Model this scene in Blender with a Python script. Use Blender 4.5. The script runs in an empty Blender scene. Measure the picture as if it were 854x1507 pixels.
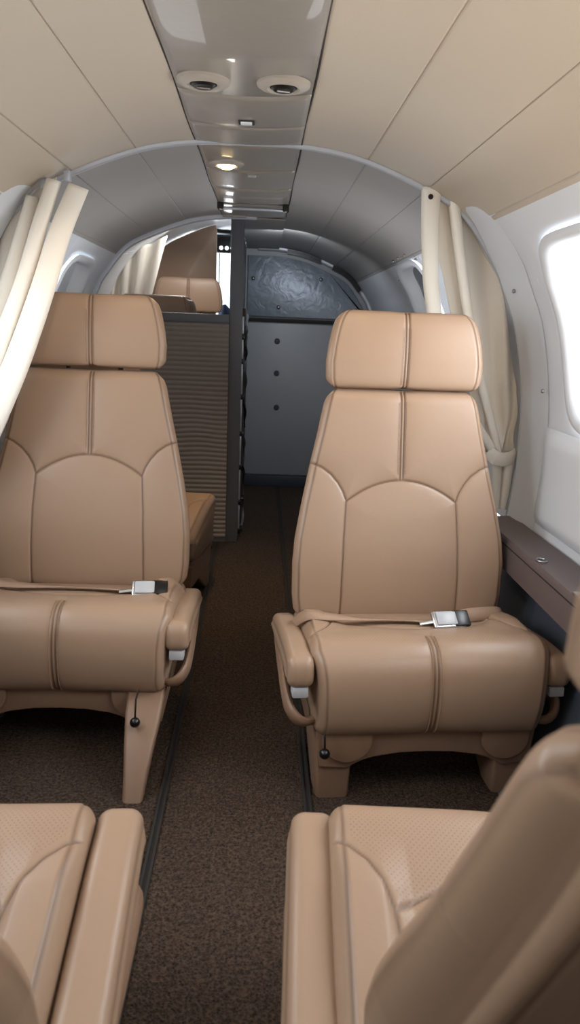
import bpy, bmesh, math, random
import numpy as np
from mathutils import Vector, Matrix
random.seed(7)
PI = math.pi
COL = bpy.context.scene.collection
CX0 = -0.04            # cabin centre line

# ------------------------------------------------------------------ helpers
def catmull(pts, n):
    P = np.array(pts, float)
    P = np.vstack([2*P[0]-P[1], P, 2*P[-1]-P[-2]])
    out = []
    for i in range(1, len(P)-2):
        p0, p1, p2, p3 = P[i-1], P[i], P[i+1], P[i+2]
        for t in np.linspace(0, 1, 24, endpoint=False):
            out.append(0.5*((2*p1)+(-p0+p2)*t+(2*p0-5*p1+4*p2-p3)*t*t+(-p0+3*p1-3*p2+p3)*t**3))
    out.append(P[-2])
    out = np.array(out)
    return resample(out, n)

def resample(P, n):
    P = np.array(P, float)
    d = np.r_[0, np.cumsum(np.linalg.norm(np.diff(P, axis=0), axis=1))]
    t = np.linspace(0, d[-1], n)
    return np.stack([np.interp(t, d, P[:, k]) for k in range(P.shape[1])], 1)

def lerp_tab(tab):
    a = np.array(tab, float)
    return lambda v: np.interp(v, a[:, 0], a[:, 1])

def link(name, me, parent=None, mat=None, smooth=True):
    o = bpy.data.objects.new(name, me)
    COL.objects.link(o)
    if mat is not None: me.materials.append(mat)
    if smooth: me.polygons.foreach_set('use_smooth', [True]*len(me.polygons))
    if parent is not None: o.parent = parent
    return o

def mesh_np(name, V, Fc, parent=None, mat=None, smooth=True, uv=None, attrs=None):
    me = bpy.data.meshes.new(name)
    me.from_pydata([tuple(v) for v in V], [], [tuple(int(i) for i in f) for f in Fc])
    me.update()
    if uv is not None:
        l = me.uv_layers.new(name='UVMap')
        idx = np.empty(len(me.loops), dtype=np.int32); me.loops.foreach_get('vertex_index', idx)
        l.data.foreach_set('uv', np.asarray(uv, float)[idx].ravel())
    for k, v in (attrs or {}).items():
        a = me.attributes.new(k, 'FLOAT', 'POINT'); a.data.foreach_set('value', np.asarray(v, float))
    return link(name, me, parent, mat, smooth)

def fix_normals(o):
    bm = bmesh.new(); bm.from_mesh(o.data); bmesh.ops.recalc_face_normals(bm, faces=bm.faces); bm.to_mesh(o.data); bm.free()
    return o

def grid_faces(nr, nc, closed_r=False, closed_c=False, off=0):
    F = []
    for i in range(nr if closed_r else nr-1):
        for j in range(nc if closed_c else nc-1):
            a = i*nc+j; b = i*nc+(j+1) % nc; c = ((i+1) % nr)*nc+(j+1) % nc; d = ((i+1) % nr)*nc+j
            F.append((a+off, b+off, c+off, d+off))
    return F

class MB:
    """collects shapes of one object"""
    def __init__(s): s.V = []; s.F = []
    def add(s, V, F):
        o = len(s.V); s.V += [tuple(v) for v in V]; s.F += [tuple(i+o for i in f) for f in F]; return s
    def box(s, x0, x1, y0, y1, z0, z1, b=0.0, seg=2):
        bm = bmesh.new(); bmesh.ops.create_cube(bm, size=1)
        for v in bm.verts:
            v.co = Vector(((x0+x1)/2+v.co.x*(x1-x0), (y0+y1)/2+v.co.y*(y1-y0), (z0+z1)/2+v.co.z*(z1-z0)))
        if b > 0: bmesh.ops.bevel(bm, geom=bm.edges[:], offset=b, segments=seg, profile=.5, affect='EDGES')
        return s.take(bm)
    def take(s, bm, M=None):
        if M is not None: bmesh.ops.transform(bm, matrix=M, verts=bm.verts)
        bm.verts.index_update()
        s.add([v.co[:] for v in bm.verts], [[v.index for v in f.verts] for f in bm.faces]); bm.free(); return s
    def tube(s, pts, r, seg=10, ry=None, flat_up=None, close=False):
        P = np.array(pts, float); n = len(P)
        rr = np.full(n, r) if np.isscalar(r) else np.array(r)
        ry = rr if ry is None else (np.full(n, ry) if np.isscalar(ry) else np.array(ry))
        T = np.gradient(P, axis=0); T /= np.linalg.norm(T, axis=1)[:, None]+1e-12
        up = np.array(flat_up if flat_up is not None else (0, 0, 1.0), float)
        if flat_up is None and abs(T[0].dot(up)) > .9: up = np.array((0, 1.0, 0))
        V = []
        u = up-T[0]*T[0].dot(up); u /= np.linalg.norm(u)
        for i in range(n):
            if flat_up is not None: u = up-T[i]*T[i].dot(up)
            else: u = u-T[i]*T[i].dot(u)
            u /= np.linalg.norm(u)+1e-12
            w = np.cross(T[i], u)
            for k in range(seg):
                a = 2*PI*k/seg
                V.append(P[i]+w*math.cos(a)*rr[i]+u*math.sin(a)*ry[i])
        F = grid_faces(n, seg, close, True)
        if not close: F += [tuple(range(seg))[::-1], tuple(range((n-1)*seg, n*seg))]
        return s.add(V, F)
    def lathe(s, prof, c, axis='z', seg=32, sx=1, sy=1):
        V = []; n = len(prof)
        for r, h in prof:
            for k in range(seg):
                a = 2*PI*k/seg; p = (r*math.cos(a)*sx, r*math.sin(a)*sy, h)
                if axis == 'y': p = (p[0], h, p[1])
                if axis == 'x': p = (h, p[0], p[1])
                V.append((p[0]+c[0], p[1]+c[1], p[2]+c[2]))
        F = grid_faces(n, seg, False, True); F += [tuple(range(seg)), tuple(range((n-1)*seg, n*seg))[::-1]]
        return s.add(V, F)
    def prism(s, poly, a0, a1, axis='y', b=0.0, seg=2):
        bm = bmesh.new()
        def P(u, v, h): return {'y': (u, h, v), 'z': (u, v, h), 'x': (h, u, v)}[axis]
        lo = [bm.verts.new(P(u, v, a0)) for u, v in poly]; hi = [bm.verts.new(P(u, v, a1)) for u, v in poly]
        n = len(poly); bm.faces.new(lo); bm.faces.new(hi[::-1])
        for i in range(n): bm.faces.new((lo[i], hi[i], hi[(i+1) % n], lo[(i+1) % n]))
        bmesh.ops.recalc_face_normals(bm, faces=bm.faces)
        if b > 0:
            e = [e for e in bm.edges if (abs((e.verts[0].co-e.verts[1].co)['xyz'.index(axis)]) < 1e-6)]
            bmesh.ops.bevel(bm, geom=e, offset=b, segments=seg, profile=.5, affect='EDGES', clamp_overlap=True)
        return s.take(bm)
    def build(s, name, mat, parent=None, smooth=True, auto=35):
        me = bpy.data.meshes.new(name); me.from_pydata(s.V, [], s.F); me.update()
        bm = bmesh.new(); bm.from_mesh(me); bmesh.ops.recalc_face_normals(bm, faces=bm.faces)
        if smooth:
            for f in bm.faces: f.smooth = True
            for e in bm.edges:
                if len(e.link_faces) == 2 and e.calc_face_angle(0) > math.radians(auto): e.smooth = False
        bm.to_mesh(me); bm.free()
        return link(name, me, parent, mat, smooth=False)

def tag(o, label=None, cat=None, group=None, kind=None):
    if label: o['label'] = label
    if cat: o['category'] = cat
    if group: o['group'] = group
    if kind: o['kind'] = kind
    return o
def empty(name, loc=(0, 0, 0), rz=0.0, label=None, cat=None, group=None):
    o = bpy.data.objects.new(name, None); COL.objects.link(o); o.location = loc; o.rotation_euler = (0, 0, rz)
    o.empty_display_size = .05
    return tag(o, label, cat, group)
def copy_tree(o, parent=None):
    c = o.copy(); COL.objects.link(c)
    if parent is not None: c.parent = parent
    for ch in [x for x in bpy.data.objects if x.parent == o]: copy_tree(ch, c)
    return c
def struct(o): o['kind'] = 'structure'; return o

# ------------------------------------------------------------------ materials
def srgb(r, g, b):
    f = lambda c: (c/255/12.92) if c/255 <= .04045 else ((c/255+.055)/1.055)**2.4
    return (f(r), f(g), f(b), 1)
class NT:
    def __init__(s, name):
        s.m = bpy.data.materials.new(name); s.m.use_nodes = True; s.t = s.m.node_tree; s.b = s.t.nodes['Principled BSDF']
    def n(s, typ, **kw):
        x = s.t.nodes.new(typ)
        for k, v in kw.items():
            if k.startswith('_'): setattr(x, k[1:], v)
            else: x.inputs[k.replace('__', ' ')].default_value = v
        return x
    def l(s, a, b): s.t.links.new(a, b)
    def math(s, op, a, b=None, c=None):
        x = s.t.nodes.new('ShaderNodeMath'); x.operation = op
        for i, v in enumerate((a, b, c)):
            if v is None: continue
            if isinstance(v, (int, float)): x.inputs[i].default_value = v
            else: s.l(v, x.inputs[i])
        return x.outputs[0]
def mix_rgb(s, fac, a, b, mode='MIX'):
    x = s.t.nodes.new('ShaderNodeMix'); x.data_type = 'RGBA'; x.blend_type = mode
    for i, v in ((0, fac), (6, a), (7, b)):
        if isinstance(v, (int, float, tuple)): x.inputs[i].default_value = v
        else: s.l(v, x.inputs[i])
    return x.outputs[2]
def plain(name, rgb, rough=.5, metal=0.0, noise=0.0, scale=40, bump=0.0, bscale=None, coat=0.0, spec=.5, var=.12):
    s = NT(name); s.b.inputs['Roughness'].default_value = rough; s.b.inputs['Metallic'].default_value = metal
    s.b.inputs['Coat Weight'].default_value = coat; s.b.inputs['Specular IOR Level'].default_value = spec
    tc = s.n('ShaderNodeTexCoord')
    nz = s.n('ShaderNodeTexNoise', Scale=scale, Detail=4.0); s.l(tc.outputs['Object'], nz.inputs['Vector'])
    c = srgb(*rgb); d = tuple(max(0, v*(1-var)) for v in c[:3])+(1,)
    s.l(mix_rgb(s, nz.outputs['Fac'], d, c), s.b.inputs['Base Color'])
    if bump > 0:
        n2 = s.n('ShaderNodeTexNoise', Scale=bscale or scale*4, Detail=3.0); s.l(tc.outputs['Object'], n2.inputs['Vector'])
        bp = s.n('ShaderNodeBump', Strength=bump, Distance=.002); s.l(n2.outputs['Fac'], bp.inputs['Height']); s.l(bp.outputs[0], s.b.inputs['Normal'])
    return s.m
def leather(name, rgb, rough=.38, perf=True, grain=.25):
    s = NT(name); s.b.inputs['Roughness'].default_value = rough; s.b.inputs['Specular IOR Level'].default_value = .42
    tc = s.n('ShaderNodeTexCoord')
    a = s.n('ShaderNodeAttribute', _attribute_name='seam'); p = s.n('ShaderNodeAttribute', _attribute_name='perf')
    nz = s.n('ShaderNodeTexNoise', Scale=3.5, Detail=4.0); s.l(tc.outputs['Object'], nz.inputs['Vector'])
    c = srgb(*rgb); d = (c[0]*.88, c[1]*.86, c[2]*.83, 1)
    col = mix_rgb(s, nz.outputs['Fac'], d, c)
    col = mix_rgb(s, s.math('MULTIPLY', a.outputs['Fac'], .85), col, (c[0]*.28, c[1]*.23, c[2]*.2, 1))
    vo = s.n('ShaderNodeTexVoronoi', Scale=700.0); s.l(tc.outputs['Object'], vo.inputs['Vector'])
    n2 = s.n('ShaderNodeTexNoise', Scale=26.0, Detail=5.0); s.l(tc.outputs['Object'], n2.inputs['Vector'])
    h = s.math('ADD', s.math('MULTIPLY', vo.outputs['Distance'], .35), s.math('MULTIPLY', n2.outputs['Fac'], 1.6))
    if perf:
        uv = s.n('ShaderNodeUVMap'); sp = s.n('ShaderNodeSeparateXYZ'); s.l(uv.outputs[0], sp.inputs[0])
        P = .0075
        row = s.math('DIVIDE', sp.outputs[1], P*.6)
        odd = s.math('MULTIPLY', s.math('MODULO', s.math('FLOOR', row), 2.0), .5)
        fx = s.math('SUBTRACT', s.math('FRACT', s.math('ADD', s.math('ADD', s.math('DIVIDE', sp.outputs[0], P), odd), 50)), .5)
        fy = s.math('MULTIPLY', s.math('SUBTRACT', s.math('FRACT', row), .5), .6)
        dd = s.math('SQRT', s.math('ADD', s.math('MULTIPLY', fx, fx), s.math('MULTIPLY', fy, fy)))
        dot = s.math('MULTIPLY', s.math('LESS_THAN', dd, .13), p.outputs['Fac'])
        col = mix_rgb(s, s.math('MULTIPLY', dot, .6), col, (c[0]*.3, c[1]*.26, c[2]*.22, 1))
        h = s.math('SUBTRACT', h, s.math('MULTIPLY', dot, .8))
    s.l(col, s.b.inputs['Base Color'])
    bp = s.n('ShaderNodeBump', Strength=grain, Distance=.0012); s.l(h, bp.inputs['Height']); s.l(bp.outputs[0], s.b.inputs['Normal'])
    return s.m

M = {}
M['leather'] = leather('tan_leather', (158, 132, 111))
M['leather_dark'] = plain('thread', (150, 118, 92), .7)
M['shroud'] = plain('tan_shroud', (136, 108, 87), .5, bump=.1, scale=12, bscale=90)
M['belt'] = plain('belt_webbing', (158, 130, 108), .7, bump=.4, scale=60, bscale=500)
M['chrome'] = plain('brushed_metal', (205, 205, 205), .25, 1.0, scale=30)
M['grey_button'] = plain('grey_plastic', (176, 178, 182), .35, bump=.05)
M['black'] = plain('black_plastic', (14, 14, 16), .3)
M['ceil'] = plain('headliner_vinyl', (188, 175, 158), .52, bump=.15, scale=6, bscale=260, var=.06)
M['wall'] = plain('side_panel_white', (214, 217, 222), .42, bump=.05, scale=5, bscale=60, var=.04)
M['console'] = plain('overhead_strip', (150, 142, 132), .33, .08, bump=.22, scale=9, bscale=55, coat=.3, var=.08)
M['bezel'] = plain('bezel', (168, 158, 146), .4)
M['shadeceil'] = plain('shaded_headliner', (158, 154, 150), .5, bump=.15, scale=8, bscale=200)  # headliner copy toned down, dimmer light past the hoop put into its colour
M['hoop'] = plain('hoop_metal', (188, 192, 200), .35, .3, scale=20)
M['ledge'] = plain('ledge_vinyl', (98, 86, 84), .5, bump=.12, scale=14, bscale=240)
M['lower'] = plain('lower_wall', (66, 72, 82), .55, bump=.1, scale=9, bscale=140)
M['post'] = plain('partition_grey', (96, 97, 102), .5, bump=.12, scale=10, bscale=200)
M['door'] = plain('bulkhead_vinyl', (166, 168, 172), .42, bump=.12, scale=4, bscale=160, var=.15)
M['seam_dark'] = plain('gap', (38, 34, 32), .8)
M['white'] = plain('white_paint', (232, 236, 240), .4, scale=10)
M['curtain'] = plain('curtain_cloth', (238, 231, 219), .72, bump=.25, scale=9, bscale=420, var=.07)
M['rivet'] = plain('rivet', (165, 165, 168), .3, .9)
M['blue'] = plain('blue_cloth', (62, 84, 120), .8)
M['red'] = plain('red_lens', (210, 60, 60), .3)
def emis(name, rgb, st):
    s = NT(name); s.b.inputs['Base Color'].default_value = srgb(*rgb); s.b.inputs['Emission Color'].default_value = srgb(*rgb); s.b.inputs['Emission Strength'].default_value = st; return s.m
M['bulb'] = emis('lamp_lens', (255, 222, 160), 14)
M['ivory_lens'] = emis('panel_lamp', (240, 244, 250), 1.5)
# glass with soft milky shade behind
def glass():
    s = NT('pane_acrylic'); s.b.inputs['Base Color'].default_value = (1, 1, 1, 1); s.b.inputs['Roughness'].default_value = .05
    s.b.inputs['Alpha'].default_value = .12; return s.m
M['glass'] = glass()
def dark_glass():
    s = NT('dark_window'); s.b.inputs['Base Color'].default_value = srgb(34, 40, 48); s.b.inputs['Roughness'].default_value = .18; return s.m
M['dglass'] = dark_glass()
# carpet
def carpet():
    s = NT('loop_carpet'); s.b.inputs['Roughness'].default_value = .95; s.b.inputs['Specular IOR Level'].default_value = .15
    tc = s.n('ShaderNodeTexCoord')
    w = s.n('ShaderNodeTexNoise', Scale=60.0, Detail=2.0); s.l(tc.outputs['Object'], w.inputs['Vector'])
    vadd = s.n('ShaderNodeVectorMath'); vadd.operation = 'MULTIPLY_ADD'; s.l(w.outputs['Color'], vadd.inputs[0]); vadd.inputs[1].default_value = (.006, .006, 0); s.l(tc.outputs['Object'], vadd.inputs[2])
    v = s.n('ShaderNodeTexVoronoi', Scale=230.0); s.l(vadd.outputs[0], v.inputs['Vector'])
    n = s.n('ShaderNodeTexNoise', Scale=130.0, Detail=6.0, Roughness=.7); s.l(tc.outputs['Object'], n.inputs['Vector'])
    big = s.n('ShaderNodeTexNoise', Scale=4.0, Detail=3.0); s.l(tc.outputs['Object'], big.inputs['Vector'])
    r = s.n('ShaderNodeValToRGB'); s.l(s.math('ADD', s.math('MULTIPLY', n.outputs['Fac'], .85), s.math('MULTIPLY', v.outputs['Distance'], .25)), r.inputs[0])
    r.color_ramp.elements[0].position = .38; r.color_ramp.elements[0].color = srgb(26, 21, 18)
    r.color_ramp.elements[1].position = .68; r.color_ramp.elements[1].color = srgb(96, 80, 68)
    c = mix_rgb(s, s.math('MULTIPLY', big.outputs['Fac'], .4), r.outputs[0], srgb(52, 41, 35))
    s.l(c, s.b.inputs['Base Color'])
    bp = s.n('ShaderNodeBump', Strength=.9, Distance=.004); s.l(s.math('ADD', v.outputs['Distance'], n.outputs['Fac']), bp.inputs['Height']); s.l(bp.outputs[0], s.b.inputs['Normal'])
    return s.m
M['carpet'] = carpet()
# embossed bulkhead (crumpled sheen)
def emboss():
    s = NT('embossed_bulkhead'); s.b.inputs['Roughness'].default_value = .34; s.b.inputs['Metallic'].default_value = .25
    tc = s.n('ShaderNodeTexCoord'); c = srgb(126, 134, 144)
    s.b.inputs['Base Color'].default_value = c
    n = s.n('ShaderNodeTexNoise', Scale=16.0, Detail=5.0, Distortion=1.2); s.l(tc.outputs['Object'], n.inputs['Vector'])
    bp = s.n('ShaderNodeBump', Strength=.55, Distance=.006); s.l(n.outputs['Fac'], bp.inputs['Height']); s.l(bp.outputs[0], s.b.inputs['Normal'])
    return s.m
M['emboss'] = emboss()

# ------------------------------------------------------------------ fuselage shell
HALF = [(.60, 0), (.665, .06), (.715, .16), (.752, .30), (.772, .42), (.787, .58), (.79, .714), (.778, .866), (.745, 1.02), (.70, 1.125), (.665, 1.19), (.565, 1.312), (.44, 1.378), (.28, 1.435), (.13, 1.458), (0, 1.460)]
PR = catmull(HALF, 600)
_zi = PR[:, 1]; _zi_mono = np.maximum.accumulate(_zi)
SL = np.r_[0, np.cumsum(np.linalg.norm(np.diff(PR, axis=0), axis=1))]; STOT = SL[-1]
def xh(z): return float(np.interp(z, _zi_mono+np.arange(600)*1e-9, PR[:, 0]))
def s_of_z(z): return float(np.interp(z, _zi_mono+np.arange(600)*1e-9, SL))
def s_of_x(x): # upper part
    k = PR[:, 1] > .75; return float(np.interp(-x, -PR[k, 0], SL[k]))
def prof(s, off=0.0):
    """point on the half section (x', z) at arc s, moved inwards by off"""
    x = np.interp(s, SL, PR[:, 0]); z = np.interp(s, SL, PR[:, 1])
    e = 1e-3; dx = np.interp(np.minimum(s+e, STOT), SL, PR[:, 0])-np.interp(np.maximum(s-e, 0), SL, PR[:, 0]); dz = np.interp(np.minimum(s+e, STOT), SL, PR[:, 1])-np.interp(np.maximum(s-e, 0), SL, PR[:, 1])
    L = np.hypot(dx, dz)+1e-12
    nx, nz = -dz/L, dx/L       # inward normal (towards the axis)
    return x+nx*off, z+nz*off
def P3(side, s, y, off=0.0):
    x, z = prof(s, off); return (CX0+side*x, y, z)

def shell(name, side, s0, s1, y0, y1, mat, seams=(), thick=0.0, parent=None, ny=2, yseams=(), off=0.0):
    ss = list(np.linspace(s0, s1, 40)); sd = {round(v, 5): 0.0 for v in ss}
    for a in seams:
        for k, d in ((-.005, 0), (-.002, -.0004), (-.0007, -.0025), (.0007, -.0025), (.002, -.0004), (.005, 0)): sd[round(a+k, 5)] = d
    ks = sorted(k for k in sd if s0-1e-6 <= k <= s1+1e-6)
    yd = {round(v, 5): 0.0 for v in np.linspace(y0, y1, ny)}
    for a in yseams:
        for k, d in ((-.006, 0), (-.002, -.004), (.002, -.004), (.006, 0)): yd[round(a+k, 5)] = d
    ys = sorted(yd)
    V = [P3(side, s, y, off+min(sd[s], yd[y])) for s in ks for y in ys]
    F = grid_faces(len(ks), len(ys))
    if side < 0: F = [f[::-1] for f in F]
    return mesh_np(name, V, F, parent, mat)

S_CEIL = s_of_z(1.275)
SE = [s_of_x(.30), s_of_x(.465), s_of_z(1.285)]
ST = s_of_x(.131)
Y0, YR, YP, YD = -1.3, 2.1, 3.42, 4.75
# ceiling: both halves in one object
def ceiling_obj(name, y0, y1, mat, left=True, right=True, inner=.131, yseams=()):
    objs = []
    for sd in ([-1] if left else [])+([1] if right else []):
        a = STOT
        objs.append(shell(name, sd, S_CEIL, a, y0, y1, mat, SE, ny=8, yseams=yseams))
    if len(objs) == 2:
        V = [v.co[:] for v in objs[0].data.vertices]; F = [list(p.vertices) for p in objs[0].data.polygons]; o = len(V)
        V += [v.co[:] for v in objs[1].data.vertices]; F += [[i+o for i in p.vertices] for p in objs[1].data.polygons]
        for x in objs: bpy.data.objects.remove(x)
        return mesh_np(name, V, F, None, mat)
    return objs[0]
struct(ceiling_obj('ceiling', Y0, YR, M['ceil']))
struct(ceiling_obj('ceiling', YR, YP, M['shadeceil']))
struct(ceiling_obj('ceiling', YP, YD, M['shadeceil'], left=False))
FWD = struct(ceiling_obj('ceiling', YP, 5.6, M['white'], right=False, inner=None))
# backing above the overhead strip
# dark strip continuing past the partition, up to the bulkhead
b = MB(); b.box(-.11, .085, YP+.05, YD, 1.450, 1.4565); struct(b.build('trim_2', M['shadeceil'], smooth=False))

# ---- side walls with windows
def rrect(n, a, bb, r):
    out = []
    for k in range(n):
        t = 2*PI*k/n
        c, s_ = math.cos(t), math.sin(t); p = 5.0
        q = (abs(c)**p+abs(s_)**p)**(-1/p)
        out.append((a*c*q, bb*s_*q))
    return out
def wall(name, side, y0, y1, windows, mat, sA, sB):
    """wall between arc sA..sB with rounded window openings; windows = [(yc, half_y, sc, half_s)]"""
    V = []; F = []
    def addgrid(ya, yb, s0, s1, ny, ns):
        o = len(V)
        for s in np.linspace(s0, s1, ns):
            for y in np.linspace(ya, yb, ny): V.append(P3(side, s, y))
        F.extend(grid_faces(ns, ny, off=o))
    y = y0
    for (yc, hy, sc, hs) in sorted(windows):
        ya, yb = yc-hy-.09, yc+hy+.09
        sa, sb = max(sA, sc-hs-.09), min(sB, sc+hs+.09)
        if ya > y: addgrid(y, ya, sA, sB, 6, 60)
        if sa > sA: addgrid(ya, yb, sA, sa, 12, 24)
        if sb < sB: addgrid(ya, yb, sb, sB, 12, 12)
        n = 96; inner = rrect(n, hy+.02, hs+.02, .1); o = len(V)
        ay, by, as_, bs = ya-yc, yb-yc, sa-sc, sb-sc
        def outer(u, v):
            su = (by if u > 0 else -ay)/abs(u) if abs(u) > 1e-9 else 1e9
            sv = (bs if v > 0 else -as_)/abs(v) if abs(v) > 1e-9 else 1e9
            f = min(su, sv); return [u*f, v*f]
        OUT = [outer(u, v) for u, v in inner]
        for cxx, cyy in ((ay, as_), (ay, bs), (by, as_), (by, bs)):
            kk = min(range(n), key=lambda q: (OUT[q][0]-cxx)**2+(OUT[q][1]-cyy)**2); OUT[kk] = [cxx, cyy]
        for k in range(0, 9):
            t = k/8
            for (u, v), (uo, vo) in zip(inner, OUT):
                off = -.008*math.exp(-((t-.0)/.25)**2) if k < 8 else 0
                V.append(P3(side, sc+v*(1-t)+vo*t, yc+u*(1-t)+uo*t, off))
        F.extend(grid_faces(9, n, False, True, off=o))
        y = yb
    if y < y1: addgrid(y, y1, sA, sB, 8, 60)
    return fix_to_axis(mesh_np(name, V, F, None, mat), side)
def raise_fwd(o):
    for v in o.data.vertices: v.co.z *= 1+.09*min(1, max(0, (v.co.y-3.45)/1.0))
    return o
def fix_to_axis(o, side):
    me = o.data; bm = bmesh.new(); bm.from_mesh(me)
    bmesh.ops.remove_doubles(bm, verts=bm.verts, dist=1e-5)
    bm.normal_update()
    for f in bm.faces:
        c = f.calc_center_median(); d = Vector((CX0-c.x, 0, .8-c.z))
        if f.normal.dot(d) < 0: f.normal_flip()
    bm.to_mesh(me); bm.free(); return o
WIN_R = [(.79, .23, s_of_z(1.02), .225), (1.53, .235, s_of_z(1.01), .205), (3.17, .22, s_of_z(1.07), .215)]
WIN_L = [(.79, .23, s_of_z(1.02), .225), (1.53, .235, s_of_z(1.01), .205), (3.02, .17, s_of_z(1.04), .19)]
S_LOW = s_of_z(.47)
struct(wall('wall_right', 1, Y0, YD, WIN_R, M['wall'], S_LOW, S_CEIL))
struct(wall('wall_left', -1, Y0, YP, WIN_L, M['wall'], S_LOW, S_CEIL))
raise_fwd(FWD); raise_fwd(struct(wall('wall_left', -1, YP, 5.6, [(4.95, .16, s_of_z(1.02), .15)], M['white'], 0.0, S_CEIL)))
struct(shell('wall_right', 1, 0, S_LOW, Y0, YD, M['lower'], ny=6))
struct(shell('wall_left', -1, 0, S_LOW, Y0, YP, M['lower'], ny=6))

def window(n, side, spec, shade=None, rivets=0):
    yc, hy, sc, hs = spec; V = []; k = 96
    prof_ = [(.030, .004), (.026, .009), (.014, .010), (.004, .006), (-.004, -.004), (-.012, -.025), (-.020, -.045), (-.028, -.050)]
    for (g, off) in prof_:
        for (u, v) in rrect(k, hy+g, hs+g, .1): V.append(P3(side, sc+v, yc+u, off))
    fr = mesh_np('window_%d' % n, V, grid_faces(len(prof_), k, False, True), None, M['wall']); fix_normals(fr); struct(fr)
    V = []
    for t in (0, .5, 1):
        for (u, v) in rrect(k, (hy-.02)*t+1e-4, (hs-.02)*t+1e-4, .1): V.append(P3(side, sc+v, yc+u, -.044))
    mesh_np('pane', V, grid_faces(3, k, False, True), fr, shade or M['glass'])
    if rivets:
        for i in range(rivets):
            a = 2*PI*i/rivets+.2; q = rrect(64, hy+.055, hs+.05, .1)[int(64*((a/(2*PI)) % 1)) % 64]
            r = MB(); p = P3(side, sc+q[1], yc+q[0], .003); r.lathe([(.0005, -.004), (.006, -.003), (.007, 0), (.005, .003), (.0005, .004)], (0, 0, 0), seg=14)
            o = r.build('screw', M['rivet'], fr); o.location = p
    return fr
window(1, 1, WIN_R[0]); window(2, 1, WIN_R[1]); window(3, 1, WIN_R[2], M['dglass'], rivets=14)
window(4, -1, WIN_L[0]); window(5, -1, WIN_L[1]); window(6, -1, WIN_L[2], M['wall'], rivets=0)
raise_fwd(window(7, -1, (4.95, .14, s_of_z(1.02), .13)))

# floor
b = MB(); b.box(-.80, .72, Y0, YD+.2, -.02, 0); struct(b.build('floor', M['carpet'], smooth=False))
b = MB(); b.box(-.80, -.1, YD+.2, 6.3, -.02, 0); struct(b.build('floor', M['carpet'], smooth=False))
for i, x in enumerate((-.186, .127)):
    b = MB(); b.box(x-.009, x-.003, Y0, 3.40 if i == 0 else YD, 0, .006, .001); b.box(x+.003, x+.009, Y0, 3.40 if i == 0 else YD, 0, .006, .001); b.box(x-.003, x+.003, Y0, 3.40 if i == 0 else YD, 0, .002)
    struct(b.build('trim_%d' % (3+i), M['seam_dark'], smooth=False))
# rear closing wall (behind the camera)
b = MB(); b.box(-.85, .78, Y0-.03, Y0, 0, 1.48); struct(b.build('wall_back', M['wall'], smooth=False))

# ---- hoop frame at the curtain
def hoop(y, w, t, mat, s0=0.0, name='trim_5', full=True, left_only=False, inn=0.0):
    ss = np.linspace(s0, STOT, 120)
    path = []
    if full: path = [(-1, s) for s in ss]+[(1, s) for s in ss[::-1][1:]]
    elif left_only: path = [(-1, s) for s in ss]
    else: path = [(1, s) for s in ss]
    sec = [(-w/2, 0), (-w/2, t*.6), (-w/3, t), (w/3, t), (w/2, t*.6), (w/2, 0)]
    V = [P3(sd, s, y+dy, off+inn) for sd, s in path for dy, off in sec]
    return fix_normals(mesh_np(name, V, grid_faces(len(path), len(sec)), None, mat))
struct(hoop(YR, .012, .011, M['hoop'], name='trim_5'))
# wide moulded side ribs just in front of the hoop
for i, sd in enumerate((1, -1)):
    ss = np.linspace(S_LOW, s_of_z(1.36), 90); sec = [(-.19, 0), (-.15, .006), (-.12, .013), (-.09, .018), (-.05, .02), (-.028, .017), (-.014, .008), (-.010, 0)]
    V = []
    for s in ss:
        k = min(1, (s_of_z(1.36)-s)/.30); k = k*k*(3-2*k)
        for dy, off in sec: V.append(P3(sd, s, YR+dy, off*k+.001-.006*(1-k)))
    struct(fix_normals(mesh_np('trim_%d' % (6+i), V, grid_faces(len(ss), len(sec)), None, M['wall'])))
    # inward rib
# sill moulding of the right wall below the window
def sill(side, name):
    V = []; ys = np.linspace(-.9, 1.93, 60); sec = []
    s1 = s_of_z(.775); s0 = s_of_z(.52)
    for y in ys:
        k = 1.0 if y < 1.86 else max(0, (1.93-y)/.07)
        for t in np.linspace(0, 1, 24):
            s = s0+(s1-s0)*t
            off = .022*math.sin(min(1, (1-t)/.16)*PI/2)*min(1, t/.1)*k+.001
            V.append(P3(side, s, y, off))
    return struct(fix_normals(mesh_np(name, V, grid_faces(60, 24), None, M['wall'])))
sill(1, 'trim_8'); sill(-1, 'trim_9')
# screws in the near right wall
for (y, z) in ((1.99, 1.115), (1.90, .868)):
    b = MB(); x, zz = prof(s_of_z(z), .004); b.lathe([(.0005, -.003), (.005, -.003), (.006, 0), (.004, .003), (.0005, .0035)], (CX0+x-.016, y, zz), axis='x', seg=14)
    tag(b.build('wall_screw', M['rivet']), 'small round metal screw in the white rib beside the right window, '+('upper' if z > 1 else 'lower')+' one', 'screw')

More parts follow.
